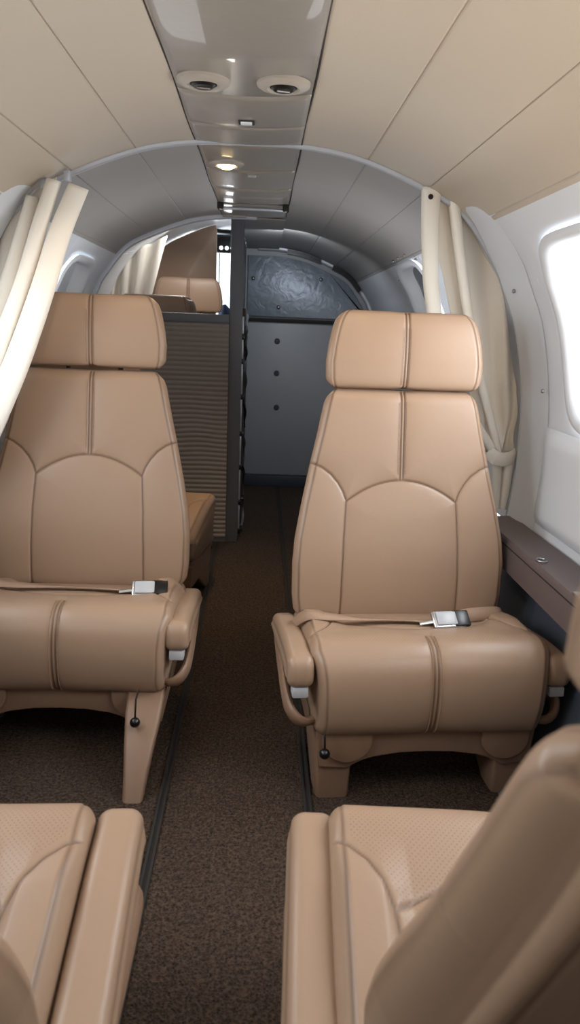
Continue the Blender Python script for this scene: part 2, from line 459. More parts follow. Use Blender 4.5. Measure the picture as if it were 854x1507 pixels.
# ---- side ledge
def ledge(sd, label):
    root = empty('side_ledge', (CX0+sd*.70, .4, .42), 0, label, 'ledge')
    x0, x1 = (.675, xh(.46)-.006)
    poly = [(x0, .42), (x0, .49), (x0+.006, .50), (x1, .502), (x1-.008, .42)]
    poly = [(CX0+sd*a-(CX0+sd*.70), bz-.42) for a, bz in poly]
    b = MB(); b.prism(poly, -1.0, 2.05-.4, 'y', .003); b.build('ledge_body', M['ledge'], root)
    b = MB(); xx = sd*(x0-.70)
    b.box(min(xx, xx-sd*.0015), max(xx, xx-sd*.0015), -1.0, 1.64, .062, .0645); b.build('edge_seam', M['seam_dark'], root, smooth=False)
    b = MB(); xs = sd*(x0+.022-.70); ring = [(xs+.011*math.cos(a), 1.22+.013*math.sin(a), .083) for a in np.linspace(.6, 5.7, 20)]
    b.tube(ring, .0022, 8); b.build('latch_loop', M['rivet'], root)
    b = MB(); b.box(xs-.02, xs+.012, .96, 1.0, .079, .088, .003); b.build('latch_plate', M['chrome'], root)
    return root
ledge(1, 'dark grey padded ledge along the right wall beneath the bright window')
ledge(-1, 'dark grey padded ledge along the left wall behind the left seats')

# ---- overhead strip panels
ZP = 1.450
def opanel(y0, y1, label, bow=.022, mat=None):
    root = empty('overhead_panel', (-.050, (y0+y1)/2, ZP), 0, label, 'ceiling panel', 'glossy overhead strip panels')
    V = []; nx, ny = 24, 10; w = .1345; yc = (y0+y1)/2
    F = []
    for L, (z, ins) in enumerate(((.009, 0), (.002, 0), (.0, .003))):
        pass
    top = []
    for j in range(ny):
        for i in range(nx):
            u = -1+2*i/(nx-1); v = j/(ny-1)
            yy = (y0+.002)+(y1-y0-.004)*v + bow*(1-u*u)*1.0 - bow*.5 - yc
            edge = min(1, (1-abs(u))/.03)*min(1, min(v, 1-v)/.02+.0)
            V.append((u*w, yy, .0015-.0015*min(1, edge)+.004*u*u))
    o = nx*ny
    for j in range(ny):
        for i in range(nx):
            p = V[j*nx+i]; V.append((p[0], p[1], .0068))
    F = grid_faces(ny, nx)+grid_faces(ny, nx, off=o)
    rim = [i for i in range(nx)]+[j*nx+nx-1 for j in range(1, ny)]+[(ny-1)*nx+i for i in range(nx-2, -1, -1)]+[j*nx for j in range(ny-2, 0, -1)]
    F += [(rim[k], rim[(k+1) % len(rim)], rim[(k+1) % len(rim)]+o, rim[k]+o) for k in range(len(rim))]
    p = fix_normals(mesh_np('panel_skin', V, F, root, mat or M['console']))
    return root
cuts = [-.6, 1.67, 1.92, 2.095, 2.425, 2.74, 3.07, 3.42]
names = ['long glossy grey overhead panel holding the pair of dark air outlets', 'glossy grey overhead panel with a small latch, before the hoop', 'short plain glossy overhead panel just before the metal hoop', 'overhead panel holding the lit lamp just past the hoop', 'grey overhead panel with a small pale latch past the lit lamp', 'grey overhead panel between the second latch and the grab rail', 'last overhead panel, above the white grab rail and post']
OP = []
for i in range(len(cuts)-1):
    OP.append(opanel(cuts[i], cuts[i+1], names[i]))
# dark tubes standing in for the shadowed gaps beside the overhead panels
for i, x in enumerate((-.1875, .0865)):
    b = MB(); b.tube([(x+.0015*math.sin(y*9), y, 1.4575) for y in np.linspace(-.6, 3.42, 90)], .0022, 6); struct(b.build('trim_%d' % (10+i), M['seam_dark']))

def downlight(x, y, label, lit=False, rot=0.0):
    root = empty('air_outlet' if not lit else 'ceiling_lamp', (x, y, ZP), rot, label, 'air vent' if not lit else 'ceiling lamp')
    b = MB(); b.lathe([(.052, .003), (.051, -.003), (.044, -.007), (.032, -.009), (.026, -.006), (.025, .003)], (0, 0, 0), seg=40); b.build('bezel', M['bezel'], root)
    if not lit:
        b = MB(); b.lathe([(.024, -.003), (.024, -.007), (.019, -.011), (.0005, -.012)], (0, 0, 0), seg=30); b.build('eyeball', M['black'], root)
        b = MB(); b.tube([(-.012, -.002, -.012), (.012, .003, -.012)], .003, 8); b.build('nozzle_rim', M['rivet'], root)
    else:
        b = MB(); b.lathe([(.026, -.002), (.024, -.010), (.015, -.015), (.0005, -.017)], (0, 0, 0), seg=30); b.build('lens', M['bulb'], root)
    return root
downlight(-.127, 1.59, 'round overhead air outlet with black eyeball, left of the pair')
downlight(.026, 1.585, 'round overhead air outlet with black eyeball, right of the pair')
downlight(-.118, 2.33, 'small lit recessed lamp in the overhead strip past the hoop', True)
def latch(x, y, label):
    root = empty('panel_latch', (x, y, ZP), 0, label, 'latch')
    b = MB(); b.box(-.018, .018, -.016, .016, -.003, .002, .001); b.build('latch_frame', M['seam_dark'] if y < 2 else M['console'], root, smooth=False)
    b = MB(); b.box(-.013, .013, -.014, .006, -.006, -.0025, .001); b.build('latch_tab', M['white'] if y < 2 else M['hoop'], root, smooth=False)
latch(-.051, 1.87, 'small rectangular latch with black surround in the overhead strip, before the hoop')
latch(-.047, 2.49, 'small pale rectangular latch in the overhead strip, past the hoop')
root = empty('grab_rail', (CX0-.01, 3.05, 1.44), 0, 'white horizontal grab rail under the overhead strip beside the post', 'rail')
b = MB(); b.tube([(x, .012*abs(x/.12)**3, -.008) for x in np.linspace(-.125, .125, 30)], .0085, 12, ry=.006); b.build('rail_bar', M['hoop'], root)
for sx in (-1, 1):
    b = MB(); b.box(sx*.125-.012, sx*.125+.012, -.008, .03, -.012, .012, .003); b.build('rail_bracket', M['seam_dark'], root)
    b = MB(); b.lathe([(.0005, -.0145), (.004, -.014), (.005, -.012), (.005, -.010)], (sx*.125, .0, 0), seg=12); b.build('rail_screw', M['chrome'], root)

# ---- partition and post
struct_post = MB().box(-.149, -.092, YP, YP+.05, 0, 1.466, .003).build('trim_12', M['post']); struct(struct_post)
b = MB(); b.box(-.185, -.085, YP-.03, YP+.06, 1.445, 1.466, .004); struct(b.build('trim_13', M['shadeceil']))
root = empty('cabin_partition', (-.45, YP, 0), 0, 'ribbed grey half-height partition panel left of the tall post', 'partition')
# ribbed panel with fine horizontal ribs
zs = []; N = 46; zz = np.linspace(.02, 1.005, N*6+1)
V = []; xs = np.linspace(-.35, .301, 60)
for k, z in enumerate(zz):
    ph = (k % 6)/6
    for x in xs:
        wob = .0035*math.sin(x*26+z*7)*math.exp(-((z-.52)/.16)**2)
        V.append((x, -.004-.005*abs(math.sin(PI*k/6)), z+wob))
def clip_x(V, side=-1):
    out = []
    for v in V:
        lim = -(xh(max(v[2], 0))-.004)+CX0+.45
        out.append((max(v[0], lim), v[1], v[2]))
    return out
M['ribs'] = plain('ribbed_fabric', (142, 132, 124), .55, scale=30, bump=.1)
fix_normals(mesh_np('ribbed_face', clip_x(V), grid_faces(len(zz), len(xs)), root, M['ribs']))
b = MB()
poly = [(-.35, 0)] + [] + [(.301, 0), (.301, 1.0)]
left = [(-(xh(z)-.004)+CX0+.45, z) for z in np.linspace(1.0, 0, 20)]
b.prism([(.301, 0), (.301, 1.0)]+left, .0, .04, 'y'); b.build('core_board', M['post'], root, smooth=False)
b = MB(); b.box(-(xh(1.03)-.006)+CX0+.45, .301, -.014, .05, 1.005, 1.043, .004); b.build('top_cap', M['post'], root)
# hoop trim around the left opening
struct(hoop(YP, .016, .02, M['hoop'], s0=s_of_z(1.05), name='trim_14', full=False, left_only=True))
# longitudinal wall behind the post
b = MB(); b.box(-.149, -.112, YP+.05, YD, 0, 1.466); struct(b.build('wall_middle', M['post'], smooth=False))
# narrow rack of strapped slats on the aisle side of the post
root = empty('strap_rack', (-.107, YP+.10, .1), 0, 'narrow pale slats held by dark straps along the aisle side of the post', 'rack')
zc = [.02, .16, .33, .49, .66, .82, .93, 1.03]
for i in range(len(zc)-1):
    b = MB(); b.box(.002, .022, -.045, -.03, zc[i]-.08+.012, zc[i+1]-.08-.012, .002); b.build('slat', M['hoop'], root)
    b = MB(); b.box(.0, .026, -.05, -.026, zc[i]-.092, zc[i]-.070, .003); b.build('clip', M['black'], root)
    b = MB(); n = 16
    b.tube([(.028+.004*math.sin(t*PI)+.003*math.sin(t*9+i), .05+.10*math.sin(t*PI+i*.6)+i*.012, zc[i]-.08+(zc[i+1]-zc[i])*t) for t in np.linspace(0, 1, n)], .007, 8, ry=.003); b.build('strap', M['seam_dark'] if i % 2 else M['post'], root)
b = MB(); b.box(.0, .028, .06, .34, -.06, .98, .01); b.build('net_pouch', plain('net_brown', (70, 60, 54), .8, bump=.6, scale=50, bscale=90), root)

# ---- rear bulkhead door
root = struct(MB().prism([(-.112, 0)]+[(xh(z)+CX0-.004, z) for z in np.linspace(0, 1.455, 60)]+[(CX0, 1.462), (-.112, 1.46)], YD, YD+.04, 'y').build('door_1', M['door'], smooth=False))
def dpoly(z0, z1, ins, x0=-.095):
    return [(x0, z0)]+[(CX0+xh(z)-ins, z) for z in np.linspace(z0, z1, 40)]+([(x0, z1)])
b = MB()
pts = [(x, 0) for x in ()]
up = [(-.098, 1.055)]+[(CX0+xh(z)-.055, z) for z in np.linspace(1.055, 1.36, 30)]
k = [(x, 1.412-.0) for x in ()]
arc = []
for s in np.linspace(s_of_z(1.37), STOT, 30):
    x, z = prof(s, .05); 
    if CX0+x > -.09: arc.append((CX0+x, z))
V = MB(); V.prism([(-.098, 1.060), (CX0+prof(s_of_z(1.06), .05)[0], 1.060)]+[(CX0+prof(s, .05)[0], prof(s, .05)[1]) for s in np.linspace(s_of_z(1.08), STOT, 50)]+[(-.098, 1.41)], YD-.03, YD, 'y', .008, 3)
V.build('upper_panel', M['emboss'], root)
b = MB(); b.prism(dpoly(.075, 1.03, .03), YD-.018, YD, 'y', .006, 2); b.build('lower_panel', M['door'], root)
b = MB(); b.box(-.098, .66, YD-.045, YD, 1.028, 1.048, .006); b.build('ledge_lip', M['seam_dark'], root)
b = MB(); b.box(-.098, .58, YD-.03, YD, 0, .07, .004); b.build('kick_strip', M['lower'], root)
for (x, z) in ((.091, .914), (.094, .719), (.101, .507)):
    b = MB(); b.lathe([(.017, .0), (.017, -.006), (.012, -.010), (.011, -.006), (.0005, -.007)], (x, YD-.018, z), axis='y', seg=24); b.build('stud', M['lower'], root)
for (x, z) in ((-.066, 1.278), (.343, 1.287), (.092, 1.115)):
    b = MB(); b.lathe([(.012, .0), (.012, -.004), (.006, -.008), (.0005, -.009)], (x, YD-.032, z), axis='y', seg=20); b.build('stud', M['rivet'], root)
# arch trim around the bulkhead with black vent strips
struct(hoop(YD-.02, .03, .021, M['hoop'], s0=s_of_z(.9), name='trim_15', full=False))
for (sa, sb, lb) in ((s_of_x(.38), s_of_x(.175), 'upper'), (s_of_x(.632), s_of_x(.455), 'lower')):
    V = []; ss = np.linspace(sa, sb, 20)
    sec = [(-.016, .004), (-.016, .030), (.012, .030), (.012, .004)]
    for s in ss:
        for dy, off in sec: V.append(P3(1, s, YD-.052+dy, off))
    F = grid_faces(20, 4, False, True)+[(0, 1, 2, 3), (76, 77, 78, 79)]
    tag(fix_normals(mesh_np('vent_strip', V, F, None, M['black'], smooth=False)), 'black curved rubber strip on the rear bulkhead arch, %s one' % lb, 'vent')

# ---- curtains
def sheet(name, top, bot, folds, amp, mat, parent, nu=220, nt=60, toff=None, belly=0.0, thick=.0025, phase=0.0, sharp=.6, xout=None):
    T = resample(catmull(top, 200), nu); B = resample(catmull(bot, 200), nu)
    V = []
    for j in range(nt):
        t = j/(nt-1)
        for i in range(nu):
            u = i/(nu-1)
            p = T[i]*(1-t)+B[i]*t
            a = amp*(1-.35*t)
            w = math.sin(2*PI*folds*u+phase+.5*math.sin(3*t+u*4))
            w = math.copysign(abs(w)**sharp, w)
            p = p+np.array((0, a*w, 0))
            p = p+np.array((0.006*math.sin(9*t+u*11)*t, -belly*math.sin(PI*t), 0))
            V.append(p)
    n = nu*nt
    V2 = [v+np.array((0, thick, 0)) for v in V]
    F = grid_faces(nt, nu)+[f[::-1] for f in grid_faces(nt, nu, off=n)]
    rim = [i for i in range(nu)]+[j*nu+nu-1 for j in range(1, nt)]+[(nt-1)*nu+i for i in range(nu-2, -1, -1)]+[j*nu for j in range(nt-2, 0, -1)]
    F += [(rim[k], rim[k]+n, rim[(k+1) % len(rim)]+n, rim[(k+1) % len(rim)]) for k in range(len(rim))]
    return mesh_np(name, V+V2, F, parent, mat)
def fold_strip(name, topc, topw, path, w_end, y, mat, parent, bulge=.018):
    """one thick vertical fold: half-round strip along a path"""
    P = catmull([topc]+path, 60); V = []; n = len(P); K = 14
    for j in range(n):
        t = j/(n-1); w = topw*(1-t)+w_end*t
        T = P[min(j+1, n-1)]-P[max(j-1, 0)]; T /= np.linalg.norm(T)
        side = np.cross(T, (0, 1.0, 0)); side /= np.linalg.norm(side)
        for k in range(K):
            a = 2*PI*k/K; c, s_ = math.cos(a), math.sin(a)
            V.append(P[j]+side*(w/2)*math.copysign(abs(c)**.8, c)+np.array((0, -bulge*s_*(1-.3*t), 0)))
    F = grid_faces(n, K, False, True)+[tuple(range(K)), tuple(range((n-1)*K, n*K))[::-1]]
    return fix_normals(mesh_np(name, V, F, parent, mat))

root = empty('curtain', (.70, YR+.02, .5), 0, 'cream curtain gathered with a tie band against the right wall', 'curtain')
def rel(pts, r): return [(p[0]-r[0], p[1]-r[1], p[2]-r[2]) for p in pts]
R0 = (.70, YR+.02, .5)
top = rel([(.415, 2.13, 1.368), (.45, 2.135, 1.358), (.50, 2.14, 1.335), (.55, 2.145, 1.30), (.60, 2.15, 1.235), (.652, 2.15, 1.145), (.69, 2.15, 1.03), (.722, 2.15, .91), (.735, 2.15, .86)], R0)
bot = rel([(.655, 2.17, .67), (.68, 2.165, .665), (.70, 2.16, .665), (.715, 2.16, .665), (.725, 2.16, .665), (.732, 2.16, .667), (.738, 2.16, .669), (.742, 2.16, .671), (.745, 2.16, .673)], R0)
sheet('cloth', top, bot, 2.2, .011, M['curtain'], root, belly=.02, phase=2.2, sharp=1.0)
fold_strip('leading_fold', (-.268, -.02, .872), .052, [(-.262, -.03, .74), (-.245, -.03, .60), (-.20, -.03, .43), (-.10, -.025, .27), (-.03, -.015, .18)], .026, 0, M['curtain'], root)
fold_strip('second_fold', (-.205, -.015, .846), .03, [(-.175, -.02, .70), (-.125, -.02, .50), (-.07, -.02, .33), (-.022, -.015, .20), (-.012, -.015, .17)], .022, 0, M['curtain'], root)
b = MB(); b.tube([(-.045, -.02, .175), (-.025, -.036, .160), (.0, -.034, .157), (.02, -.026, .161), (.040, -.01, .170)], .003, 8, ry=.020, flat_up=(0, 0, 1)); b.build('tie_band', M['curtain'], root)
fold_strip('lower_tail', (-.012, -.015, .155), .028, [(-.006, -.008, .08), (-.0, -.005, .006)], .022, 0, M['curtain'], root, .012)
fold_strip('lower_tail', (.022, -.008, .155), .034, [(.024, -.005, .08), (.022, -.002, .006)], .024, 0, M['curtain'], root, .014)
b = MB(); b.lathe([(.0005, -.003), (.006, -.003), (.007, 0), (.0005, .002)], (-.272, -.042, .845), axis='y', seg=14); b.build('snap', M['black'], root)
# curtain glides hung under the hoop
R1 = (-.62, 1.95, .6)
root = empty('curtain', R1, 0, 'cream curtain in broad folds swept across the left seat headrest', 'curtain')
top = rel([(-.80, 2.10, .93), (-.745, 2.10, 1.08), (-.70, 2.09, 1.175), (-.66, 2.08, 1.235), (-.61, 2.07, 1.295), (-.565, 2.06, 1.33), (-.53, 2.06, 1.345)], R1)
bot = rel([(-.80, 1.95, .55), (-.79, 1.94, .55), (-.78, 1.93, .55), (-.77, 1.92, .55), (-.76, 1.91, .55), (-.75, 1.90, .55), (-.74, 1.90, .55)], R1)
sheet('cloth', top, bot, 2.6, .010, M['curtain'], root, belly=.0, phase=.6, sharp=1.0)
fold_strip('leading_fold', (.148, .085, .722), .052, [(.110, .03, .60), (.075, -.03, .45), (.02, -.06, .29), (-.04, -.08, .15), (-.10, -.08, .03)], .07, 0, M['curtain'], root, .012)
fold_strip('middle_fold', (.086, .09, .735), .036, [(.060, .04, .62), (.025, -.01, .47), (-.03, -.05, .31), (-.09, -.07, .15), (-.13, -.07, .04)], .055, 0, M['curtain'], root, .016)
fold_strip('rear_fold', (.028, .10, .695), .032, [(.010, .06, .60), (-.03, .02, .45), (-.08, -.02, .30), (-.13, -.05, .14), (-.16, -.05, .05)], .05, 0, M['curtain'], root, .014)
b = MB(); b.lathe([(.0005, -.003), (.006, -.003), (.007, 0), (.0005, .002)], (.108, .022, .575), axis='y', seg=14); b.build('snap', M['black'], root)
for x, z in ((.115, .75), (.055, .730)):
    b = MB(); b.box(x-.008, x+.008, .10, .118, z-.014, z+.012, .002); b.build('glide', M['hoop'], root)
# far curtain beyond the partition
R2 = (-.62, 3.98, .6)
root = empty('curtain', R2, 0, 'bright beige curtain hanging beyond the half partition at far left', 'curtain')
top = rel([(-.78, 3.88, 1.15), (-.73, 3.90, 1.23), (-.68, 3.92, 1.29), (-.61, 3.95, 1.36), (-.55, 3.97, 1.39), (-.49, 3.98, 1.42)], R2)
bot = rel([(-.80, 3.90, .66), (-.79, 3.91, .66), (-.77, 3.92, .66), (-.75, 3.94, .66), (-.72, 3.96, .66), (-.70, 3.97, .66)], R2)
sheet('cloth', top, bot, 4, .014, M['curtain'], root, nu=120, nt=40, phase=.4)

# ---- forward compartment: panel, cockpit
YB = 4.66
pb = [(-.285, .55), (-.285, 1.53)]
for q in np.linspace(STOT, s_of_z(.6), 60):
    x, z = prof(q, .006)
    if CX0-x < -.285: pb.append((CX0-x, z*1.09 if z > .8 else z))
tag(MB().prism(pb, YB, YB+.03, 'y', .004).build('leather_bulkhead', M['leather']), 'tall tan leather panel curving along the fuselage behind the far crew seat', 'partition panel')
struct(MB().box(-.78, -.15, YP+.05, 5.5, 0, .10).build('floor', M['carpet'], smooth=False))
# slanted overhead switch panel
root = empty('switch_panel', (-.30, 4.95, 1.50), 0, 'dark overhead cockpit panel with a red light and pale lights', 'instrument panel')
b = MB(); b.box(-.12, .16, 0, .03, -.065, .045, .01); b.build('panel_body', M['black'], root)
for x, m in ((-.045, 'red'), (.0, 'ivory_lens'), (.035, 'ivory_lens'), (.07, 'ivory_lens')):
    b = MB(); b.lathe([(.0005, -.012), (.009, -.010), (.012, 0), (.012, .004)], (x+.025, -.002, -.035), axis='y', seg=16); b.build('indicator', M[m], root)
b = MB(); b.tube([(-.12, -.10, .055), (-.05, -.12, .060), (.02, -.12, .050), (.13, -.10, .048)], .012, 8); b.build('visor_bar', M['black'], root)
b = MB(); b.box(-.45, -.10, 5.25, 5.29, .5, 1.06); b.box(-.72, -.45, 5.25, 5.29, .5, 1.35); b.box(-.45, -.10, 5.25, 5.29, 1.50, 1.62); b.box(-.305, -.297, 5.25, 5.29, 1.06, 1.50)
struct(b.build('window_8', M['black'], smooth=False))
MB().box(-.45, -.10, 5.265, 5.270, 1.06, 1.50).build('pane', M['glass'], bpy.data.objects['window_8'], smooth=False)
b = MB(); b.tube([(-.225, 4.8, .102), (-.225, 4.8, .6), (-.225, 4.8, 1.00), (-.235, 4.8, 1.08), (-.24, 4.8, 1.12)], [.05, .07, .065, .04, .01], 16, ry=.05)
tag(b.build('crew_jacket', M['blue']), 'blue cloth jacket beside the bright windshield, just left of the post', 'jacket')
struct(MB().box(-.112, -.10, YD+.04, 5.5, .0, 1.60).build('wall_middle', M['white'], smooth=False))
b = MB(); b.prism([(5.0, .85), (5.0, 1.03), (5.08, 1.06), (5.24, 1.05), (5.24, .85)], -.72, -.12, 'x', .01); tag(b.build('instrument_hood', M['black']), 'black instrument hood below the bright windshield', 'cockpit hood')

# ------------------------------------------------------------------ the seat
def seg_dist(X, Y, lines):
    """distance field to polylines"""
    D = np.full(X.shape, 9.0)
    for ln in lines:
        for (ax, ay), (bx, by) in zip(ln[:-1], ln[1:]):
            dx, dy = bx-ax, by-ay; L = dx*dx+dy*dy+1e-12
            t = np.clip(((X-ax)*dx+(Y-ay)*dy)/L, 0, 1)
            D = np.minimum(D, np.hypot(X-ax-t*dx, Y-ay-t*dy))
    return D

def sweep(name, A, B, hw, R, nx, N, mat, parent=None, lines=(), groove=.003, gw=.0026, puff=.005, plam=.022, perf=None, capcols=6, capbulge=.006, edge_seam=.010, dark=1.0, cap_seam=.7, extra=None):
    """cushion: closed section made of the seen side A and the hidden side B (both (y,z) from tip to tip), swept in x.
    lines: seams in (x, arc length on A)"""
    A = catmull(A, N); B = catmull(B, N)
    loop = np.vstack([A, B[::-1][1:-1]]); n = len(loop)
    T = np.roll(loop, -1, 0)-np.roll(loop, 1, 0); T /= np.linalg.norm(T, axis=1)[:, None]+1e-12
    Nn = np.stack([-T[:, 1], T[:, 0]], 1)
    c = loop.mean(0)
    if np.sum((loop-c)*Nn) < 0: Nn = -Nn
    for _ in range(3): Nn = (np.roll(Nn, 1, 0)+Nn+np.roll(Nn, -1, 0)); Nn /= np.linalg.norm(Nn, axis=1)[:, None]
    sA = np.r_[0, np.cumsum(np.linalg.norm(np.diff(A, axis=0), axis=1))]
    s_loop = np.r_[sA, -1-np.arange(n-N)*.001]
    H = np.array([hw(p[0], p[1]) for p in loop])
    inner = np.linspace(-1, 1, nx); ang = np.linspace(0, PI/2, 9)[1:]
    cols = [(-1, a) for a in ang[::-1]]+[(v, None) for v in inner]+[(1, a) for a in ang]
    nc = len(cols); X = np.zeros((n, nc)); INS = np.zeros((n, nc))
    for j, (v, a) in enumerate(cols):
        if a is None: X[:, j] = v*(H-R)
        else: X[:, j] = v*((H-R)+R*math.sin(a)); INS[:, j] = R*(1-math.cos(a))
    S = np.repeat(s_loop[:, None], nc, 1)
    isA = np.zeros((n, nc), bool); isA[:N, :] = True
    D = seg_dist(X, S, lines) if len(lines) else np.full((n, nc), 9.0)
    De = np.abs((H[:, None]-edge_seam)-np.abs(X))
    if edge_seam <= 0: De = np.full((n, nc), 9.0)
    D2 = np.where(isA, D, 9.0)
    capm = np.zeros((n, nc))
    for j in (0, 1, nc-2, nc-1): capm[:, j] = (1.0 if j in (0, nc-1) else .25)*cap_seam
    disp = -groove*np.exp(-(D2/gw)**2)+puff*(1-np.exp(-D2/plam))*np.where(isA, 1, 0)*np.minimum(1, np.minimum(S, sA[-1]-S)/.03).clip(0, 1)
    disp += -groove*.6*np.exp(-(De/gw)**2)
    if extra is not None: disp += np.where(isA, extra(X, S), 0)
    edge_f = np.clip((H[:, None]-np.abs(X))/R, 0, 1)
    disp = np.where(disp > 0, disp*edge_f, disp)-capm*.0016
    off = disp-INS
    Y = loop[:, 0][:, None]+Nn[:, 0][:, None]*off; Z = loop[:, 1][:, None]+Nn[:, 1][:, None]*off
    V = np.stack([X, Y, Z], 2).reshape(-1, 3)
    seam = np.maximum(np.maximum(np.exp(-(D2/.0018)**2), .9*np.exp(-(De/.0018)**2))*dark, capm*.7)
    pf = np.zeros((n, nc))
    if perf is not None: pf = np.where(isA, perf(X, S), 0)
    uv = np.stack([X, S], 2).reshape(-1, 2)
    F = grid_faces(n, nc, True, False)
    V = [tuple(v) for v in V]; seam = list(seam.reshape(-1)); pf = list(pf.reshape(-1)); uv = [tuple(u) for u in uv]
    # caps: pair A[i] with B[i]
    for sd, j in ((-1, 0), (1, nc-1)):
        prev = None; o = len(V)
        ids = []
        for i in range(N):
            ia = i*nc+j; ib = ia if i in (0, N-1) else (n-i)*nc+j
            row = [ia]
            if ia != ib:
                pa, pb_ = np.array(V[ia]), np.array(V[ib])
                for k in range(1, capcols):
                    t = k/capcols; p = pa*(1-t)+pb_*t; p[0] += sd*capbulge*math.sin(PI*t)*min(1, min(i, N-1-i)/(N*.08))
                    V.append(tuple(p)); seam.append(0); pf.append(0); uv.append((p[0], p[2])); row.append(len(V)-1)
            else: row += [ia]*(capcols-1)
            row.append(ib); ids.append(row)
        for i in range(N-1):
            for k in range(capcols):
                f = [ids[i][k], ids[i+1][k], ids[i+1][k+1], ids[i][k+1]]
                g = []
                for q in f:
                    if q not in g: g.append(q)
                if len(g) > 2: F.append(tuple(g))
    o = mesh_np(name, V, F, parent, mat, uv=uv, attrs={'seam': seam, 'perf': pf})
    fix_normals(o)
    o['_surf'] = 0; del o['_surf']
    def surf(x, s, lift=0.0):
        i = np.interp(s, sA, np.arange(N)); i0 = int(min(i, N-2)); t = i-i0
        p = A[i0]*(1-t)+A[i0+1]*t; nn = Nn[i0]
        return np.array((x, p[0]+nn[0]*lift, p[1]+nn[1]*lift))
    return o, surf, sA[-1]

def stitches(name, surf, lines, parent, step=.0062, ln=.0038, r=.00055, lift=.0035, mat=None):
    """a row of thread is one part; neighbouring stitches are linked by the thread running just under the skin"""
    for L in lines:
        b = MB()
        P = resample(np.array(L, float), max(2, int(sum(math.dist(a, c) for a, c in zip(L[:-1], L[1:]))/.002)))
        d = np.r_[0, np.cumsum(np.linalg.norm(np.diff(P, axis=0), axis=1))]
        s = 0; pts = []
        while s+step < d[-1]:
            for k, h in ((0, 0), (ln*.25, .0006), (ln*.75, .0006), (ln, 0), (ln+.0004, -.003), (step-.0004, -.003)):
                q = (np.interp(s+k, d, P[:, 0]), np.interp(s+k, d, P[:, 1])); pts.append(surf(q[0], q[1], lift+h-.0005))
            s += step
        b.tube(pts, r, 5)
        b.build(name, mat or M['leather_dark'], parent)

def arcpts(p0, pm, p1, n=20):
    P = []
    for t in np.linspace(0, 1, n):
        c = (2*pm[0]-.5*(p0[0]+p1[0]), 2*pm[1]-.5*(p0[1]+p1[1]))
        P.append(((1-t)**2*p0[0]+2*t*(1-t)*c[0]+t*t*p1[0], (1-t)**2*p0[1]+2*t*(1-t)*c[1]+t*t*p1[1]))
    return P

